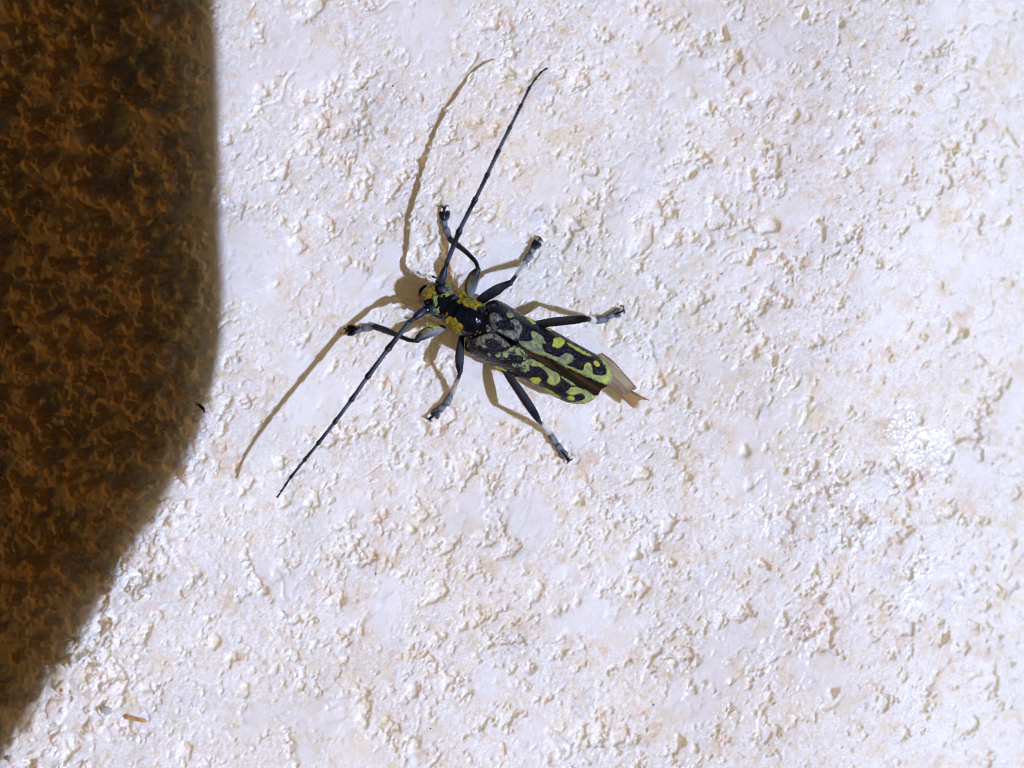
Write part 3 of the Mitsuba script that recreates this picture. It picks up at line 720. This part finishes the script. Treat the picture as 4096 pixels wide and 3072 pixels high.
# head
HB, HF = np.array([-4.02, 4.98]), np.array([-5.30, 5.82])
rows = [(*along(HB, HF, t), z, r) for t, z, r in ((0, 1.75, .86), (.22, 1.75, 1.0), (.45, 1.7, 1.10), (.7, 1.65, 1.12), (.9, 1.55, 1.06), (1.0, 1.45, .95))]
head = tube(spots([(x, y, z + BODY_Z, r) for x, y, z, r in rows]), 44, 40, 1.0, .55)
hkey = obj('head', head, 'black_gloss', B, label='black head with an orange furred forehead')
hskin = Skin(head)
obj('orange_forehead', mat(DATA['head_orange'], hskin, lift=.04, rough=.03, seed=60, bump=.03), 'orange_scales', hkey, smooth=False)
obj('orange_hair', hairs(scatter(DATA['head_orange'], 320, 61), hskin, (-.5, .6), .2, .028, .7, .8, 62), 'orange_scales', hkey, smooth=False, kind='stuff')
for k, poly in enumerate(DATA['head_green']):
    obj('green_band', mat(poly, hskin, lift=.04, rough=.025, seed=63 + k, bump=.03), 'leaf_green_scales', hkey, smooth=False)
    obj('green_hair', hairs(scatter(poly, 260, 64 + k), hskin, (-.5, .6), .16, .026, .6, .8, 65 + k), 'leaf_green_scales', hkey, smooth=False, kind='stuff')
for (x, y), r in (((-4.62, 6.28), (.36, .30, .30)), ((-5.28, 4.98), (.38, .34, .32))):
    obj('compound_eye', ball(at(x, y, 2.42 + BODY_Z), r, (1, -.6)), 'eye_facets', hkey)
for (x, y) in ((-4.76, 6.72), (-5.70, 4.95)):
    obj('antenna_socket', ball(at(x, y, 2.45 + BODY_Z), (.36, .33, .36)), 'black_smooth', hkey)
obj('mandible', tube(spots([(-6.12, 5.90, 1.15 + BODY_Z, .10), (-6.04, 6.20, 1.2 + BODY_Z, .15), (-5.72, 6.52, 1.2 + BODY_Z, .09)]), 14, 12), 'black_smooth', hkey)
obj('palp', tube(spots([(-4.95, 7.00, 1.3, .05), (-5.12, 7.08, 1.2, .05), (-5.22, 7.12, 1.15, .09), (-5.29, 7.15, 1.1, .07)]), 14, 10), 'black_smooth', hkey)

# underside: thorax and abdomen, mostly hidden
obj('thorax', ball(at(-1.0, 3.5, 1.35), (2.0, 1.45, 1.0), TAIL), 'black_pitted', B)
obj('abdomen', ball(at(1.8, 1.35, 1.45), (3.5, 1.25, 1.0), TAIL), 'black_pitted', B)

# folded flight wings showing between and behind the wing cases
def sheet(poly, zfun, step=.06, seed=0, rough=0.0):
    e = edge_of(poly, step=.06, rough=rough, seed=seed)
    lo, hi = e.min(0), e.max(0)
    g = np.stack(np.meshgrid(np.arange(lo[0], hi[0], step), np.arange(lo[1], hi[1], step)), -1).reshape(-1, 2)
    g = g[inside(e, g)]
    p = np.vstack([e, g])
    f = Delaunay(p).simplices
    f = f[inside(e, p[f].mean(1))]
    a, b, c = (p[f[:, k]] for k in range(3))
    flip = (b[:, 0] - a[:, 0]) * (c[:, 1] - a[:, 1]) - (b[:, 1] - a[:, 1]) * (c[:, 0] - a[:, 0]) < 0
    f[flip] = f[flip][:, ::-1]
    return at(p[:, 0], p[:, 1], zfun(p)), f


def gap_z(p):
    s = (p[:, 0] - .5) * .82 - (p[:, 1] - 2.6) * .57
    c = (p[:, 0] - .5) * .57 + (p[:, 1] - 2.6) * .82
    return 2.72 + BODY_Z - .06 * s + .16 * np.cos(c * 2.2) + .05 * np.sin(c * 13 + s) + .03 * np.sin(c * 29)


pg = np.asarray(DATA['gap'])
cen = pg.mean(0)
obj('folded_wing', sheet(pg + (pg - cen) / np.linalg.norm(pg - cen, axis=1, keepdims=True) * .12, gap_z, .04), 'wing_brown', B,
    label='glossy dark brown folded flight wing showing in the gap between the wing cases')


def tip_z(p):
    t = np.clip((p[:, 0] - 5.6) / 3.4, 0, 1)
    c = (p[:, 0] - 5.6) * .62 + (p[:, 1] - 2.0) * .78
    return 2.15 - 1.35 * t + .10 * np.sin(c * 5) + .03 * np.sin(c * 17)


wkey = obj('wing_tip', sheet(DATA['wing'], tip_z, .06), 'wing_film', B, label='pale tan membranous wing tip sticking out behind')
obj('wing_tip_fold', sheet(DATA['wing_fold'], lambda p: tip_z(p) - .12, .06), 'wing_amber', wkey)
obj('wing_tip_fold', sheet(DATA['wing_low'], lambda p: tip_z(p) - .25, .06), 'wing_film', wkey)
W, WF = np.asarray(DATA['wing']), np.asarray(DATA['wing_fold'])
for path in (W[[1, 2, 3, 4, 5, 6, 7, 8]], WF[[12, 11, 10, 9]], W[[12, 13, 14]], WF[[1, 2, 3, 4]]):
    z = tip_z(path) + .02
    p = at(path[:, 0], path[:, 1], z)
    obj('vein', tube(np.c_[p, np.full(len(p), .035)], 30, 8), 'wing_vein', wkey)

# antennae
CUT = [0, .025, .10]


def antenna(rows, label):
    key = numbered(f'{B}__antenna'); tag(key, label)
    P = spots([(x, y, z + BODY_Z * (k < 3), r) for k, (x, y, z, r) in enumerate(rows)])
    for k in range(len(P) - 1):
        a, b = P[k], P[k + 1]
        n = 16
        t = np.linspace(0.0, 1.0, n)[:, None]
        q = a * (1 - t) + b * t
        if 0 < k < len(P) - 2:                       # a gentle bend carried over from the neighbours
            q[:, :3] += (t * (1 - t)) * ((P[k, :3] - P[k - 1, :3]) / 14 - (P[k + 2, :3] - P[k + 1, :3]) / 14)
        r0 = (a[3] + b[3]) / 2 * 1.12
        tt = t[:, 0]
        if k == 0:
            q[:, 3] = a[3] * (.55 + .62 * np.sin(np.clip(tt * 1.25 + .15, 0, 1) * math.pi) ** .6 * (1 - .25 * tt))
            q[-2:, 3] = b[3] * .9
        else:
            q[:, 3] = r0 * (.82 + .06 * tt + .30 * sstep(.72, .97, tt)) * (1 - .25 * sstep(.97, 1.0, tt))
        q[:, :3] += rng.normal(0, .004, q[:, :3].shape)
        m = tube(q, sides=12, resampled=True, cap=.5)
        # grey down on the basal half of each segment
        s = np.clip(((m[0] - a[:3]) @ (b[:3] - a[:3])) / ((b[:3] - a[:3]) ** 2).sum(), 0, 1)
        g = (1 - sstep(.25, .7, s))[:, None] * (1.0 if k else .5)
        col = np.array([.005, .005, .007]) * (1 - g) + np.array([.034, .035, .044]) * g
        obj('segment', m, 'bicolour', key, color=col)


antenna(DATA['antenna_up'], 'long segmented antenna reaching up from the head')
antenna(DATA['antenna_low'], 'long segmented antenna reaching down and left from the head')

# legs
BLACK, GREY, BLUE = np.array([.006, .006, .008]), np.array([.13, .13, .125]), np.array([.15, .15, .14])
OLIVE, PALE = np.array([.36, .29, .04]), np.array([.38, .35, .26])


def leg(d, label):
    key = numbered(f'{B}__leg'); tag(key, label)
    fe = spots([(x, y, z, r) for x, y, z, r in d['femur']])
    m = tube(fe, 40, 20, .9)
    n = trimesh.Trimesh(*m, process=False).vertex_normals
    s = np.clip(((m[0] - fe[0, :3]) @ (fe[-1, :3] - fe[0, :3])) / ((fe[-1, :3] - fe[0, :3]) ** 2).sum(), 0, 1)
    jit = rng.normal(0, .10, len(s))
    if d['tone'] == 'olive':
        o = np.clip(1.25 - s * 1.3 + jit, 0, 1)[:, None] * sstep(-.35, .3, -n[:, 0] * .6 + n[:, 1] * .5 + jit)[:, None]
        g = (np.clip(1.3 - s * 1.5, 0, 1) * .9)[:, None]
        col = BLACK * (1 - g) + GREY * 1.2 * g
        col = col * (1 - o) + OLIVE * o
    else:
        w = .45 if d['tone'] == 'grey' else .28
        g = (w * sstep(-.4, .6, n[:, 1] + jit) * (1 - sstep(.75, .95, s)))[:, None]
        col = BLACK * (1 - g) + GREY * g
    fkey = obj('femur', m, 'olive_leg', key, color=col)
    ti = spots(d['tibia'])
    m = tube(ti, 30, 16, .9)
    s = np.clip(((m[0] - ti[0, :3]) @ (ti[-1, :3] - ti[0, :3])) / ((ti[-1, :3] - ti[0, :3]) ** 2).sum(), 0, 1)
    pale = dict(fore=.04, mid=.8, hind=1.0)[d['name']]
    g = (pale * sstep(.2, .55, s) * (1 - .6 * sstep(.85, 1.0, s)))[:, None]
    tkey = obj('tibia', m, 'olive_leg', key, color=BLACK * (1 - g) + PALE * g)
    # down on the tibia
    cnt = dict(fore=60, mid=260, hind=420)[d['name']]
    tt = rng.uniform(.25 if pale > .5 else .4, .98, cnt)
    P = resample(ti, 60)[(tt * 59).astype(int)]
    ax = (ti[-1, :3] - ti[0, :3]) / np.linalg.norm(ti[-1, :3] - ti[0, :3])
    rd = rng.normal(size=(cnt, 3)); rd -= ax * (rd @ ax)[:, None]; rd /= np.linalg.norm(rd, axis=1, keepdims=True)
    obj('tibia_down', bristles(P[:, :3] + rd * P[:, 3:4] * .9, rd * .55 + ax, np.full(cnt, .26 if pale > .5 else .16), .02), 'pale_hair' if pale > .5 else 'black_hair', key, smooth=False, kind='stuff')
    gz = ground(*d['t2'][1][:2], .4)
    def foot(rows):
        return spots([(x, y, z + gz, r) for x, y, z, r in rows])
    for name in ('t1', 't2'):
        q = foot(d[name])
        q = np.vstack([q[0], q[0] * .5 + q[1] * .5, q[1]]); q[1, 3] *= 1.08
        m = tube(q, 18, 16, .72, .6)
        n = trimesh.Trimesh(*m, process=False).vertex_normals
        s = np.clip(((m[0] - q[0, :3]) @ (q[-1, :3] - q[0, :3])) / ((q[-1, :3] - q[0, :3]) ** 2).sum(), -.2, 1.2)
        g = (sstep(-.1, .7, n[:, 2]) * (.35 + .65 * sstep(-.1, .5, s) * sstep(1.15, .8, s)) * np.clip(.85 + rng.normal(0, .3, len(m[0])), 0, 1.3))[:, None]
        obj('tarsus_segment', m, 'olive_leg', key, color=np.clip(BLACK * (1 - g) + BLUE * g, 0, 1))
    dark = d['name'] == 'fore' or (d['name'] == 'mid' and d['tone'] == 'grey')
    for rows in d['lobes']:
        m = tube(foot(rows), 18, 14, .6, .8)
        c = BLACK * 1.2 if dark else BLACK * .5 + BLUE * .4
        obj('tarsus_lobe', m, 'olive_leg', key, color=np.tile(c, (len(m[0]), 1)))
        if dark:                                       # amber sole hairs
            P = resample(foot(rows), 40)[rng.integers(8, 40, 70)]
            a = rng.uniform(0, 2 * math.pi, 70)
            rd = np.stack([np.cos(a), np.sin(a), np.full(70, -.3)], -1)
            obj('sole_hair', bristles(P[:, :3], rd, P[:, 3] + .06, .018), 'amber_hair', key, smooth=False, kind='stuff')
    obj('claw_segment', tube(foot(d['claw']), 14, 10), 'black_smooth', key)
    for rows in d['claws']:
        obj('claw', tube(foot(rows), 14, 8), 'black_smooth', key)


for d, text in zip(DATA['legs'], (
        'front leg above the head with a dark padded foot', 'front leg left of the body, crossed by the lower antenna',
        'middle leg on the upper side of the body', 'middle leg on the lower side, pointing down',
        'hind leg pointing right from under the upper wing case', 'hind leg pointing down right from under the lower wing case')):
    leg(d, text)

# ---------------------------------------------------------------- small litter on the plaster
def lie(pts, width, lift=.06):
    return np.array([[*at(x, y, ground(x, y, .25) + lift), width] for x, y in pts])


obj('wood_splinter', tube(lie([(-25.60, -22.12), (-25.1, -22.22), (-24.42, -22.36)], .14), 20, 10, .6), 'splinter_wood',
    label='orange brown wood splinter lying on the plaster at lower left', category='splinter')
obj('stone_chip', ball(at(-26.9, -21.68, ground(-26.9, -21.68) + .03), (.42, .26, .14), (1, -.2), 2), 'stone_grey', smooth=False,
    label='flat greyish tan stone chip left of the orange splinter', category='stone chip')
obj('straw_sliver', tube(lie([(16.3, 8.98), (16.75, 8.88), (17.2, 8.93), (17.56, 9.10)], .09), 24, 10, .7), 'straw',
    label='pale greenish straw sliver lying right of the beetle', category='straw')
crumb = join([tube(lie([(-20.75, -1.42), (-20.5, -1.62)], .11, .10), 12, 10), tube(lie([(-20.5, -1.62), (-20.42, -1.85)], .07, .12), 10, 8), tube(lie([(-21.0, -1.3), (-20.75, -1.45)], .04, .15), 10, 8)])
obj('dark_crumb', crumb, 'soot', label='dark crumb of dirt at the edge of the brown shadow on the left', category='dirt crumb')

# dark dust caught in the hollows
r = np.random.default_rng(31)
dust = []
for _ in range(160):
    x, y = r.uniform(-33, 33), r.uniform(-25, 25)
    i, j = int((y - Y0) / STEP), int((x - X0) / STEP)
    m = trimesh.creation.icosphere(subdivisions=1)
    k = r.uniform(.015, .04) * (1 + 1.2 * (r.random() < .06))
    dust.append((m.vertices * k * r.uniform(.6, 1.5, 3) + [x, y, GROUND[i, j] + k * .3], m.faces))
obj('dust', join(dust), 'soot', label='fine dark dust caught in the hollows of the plaster', category='dust', kind='stuff', smooth=False)
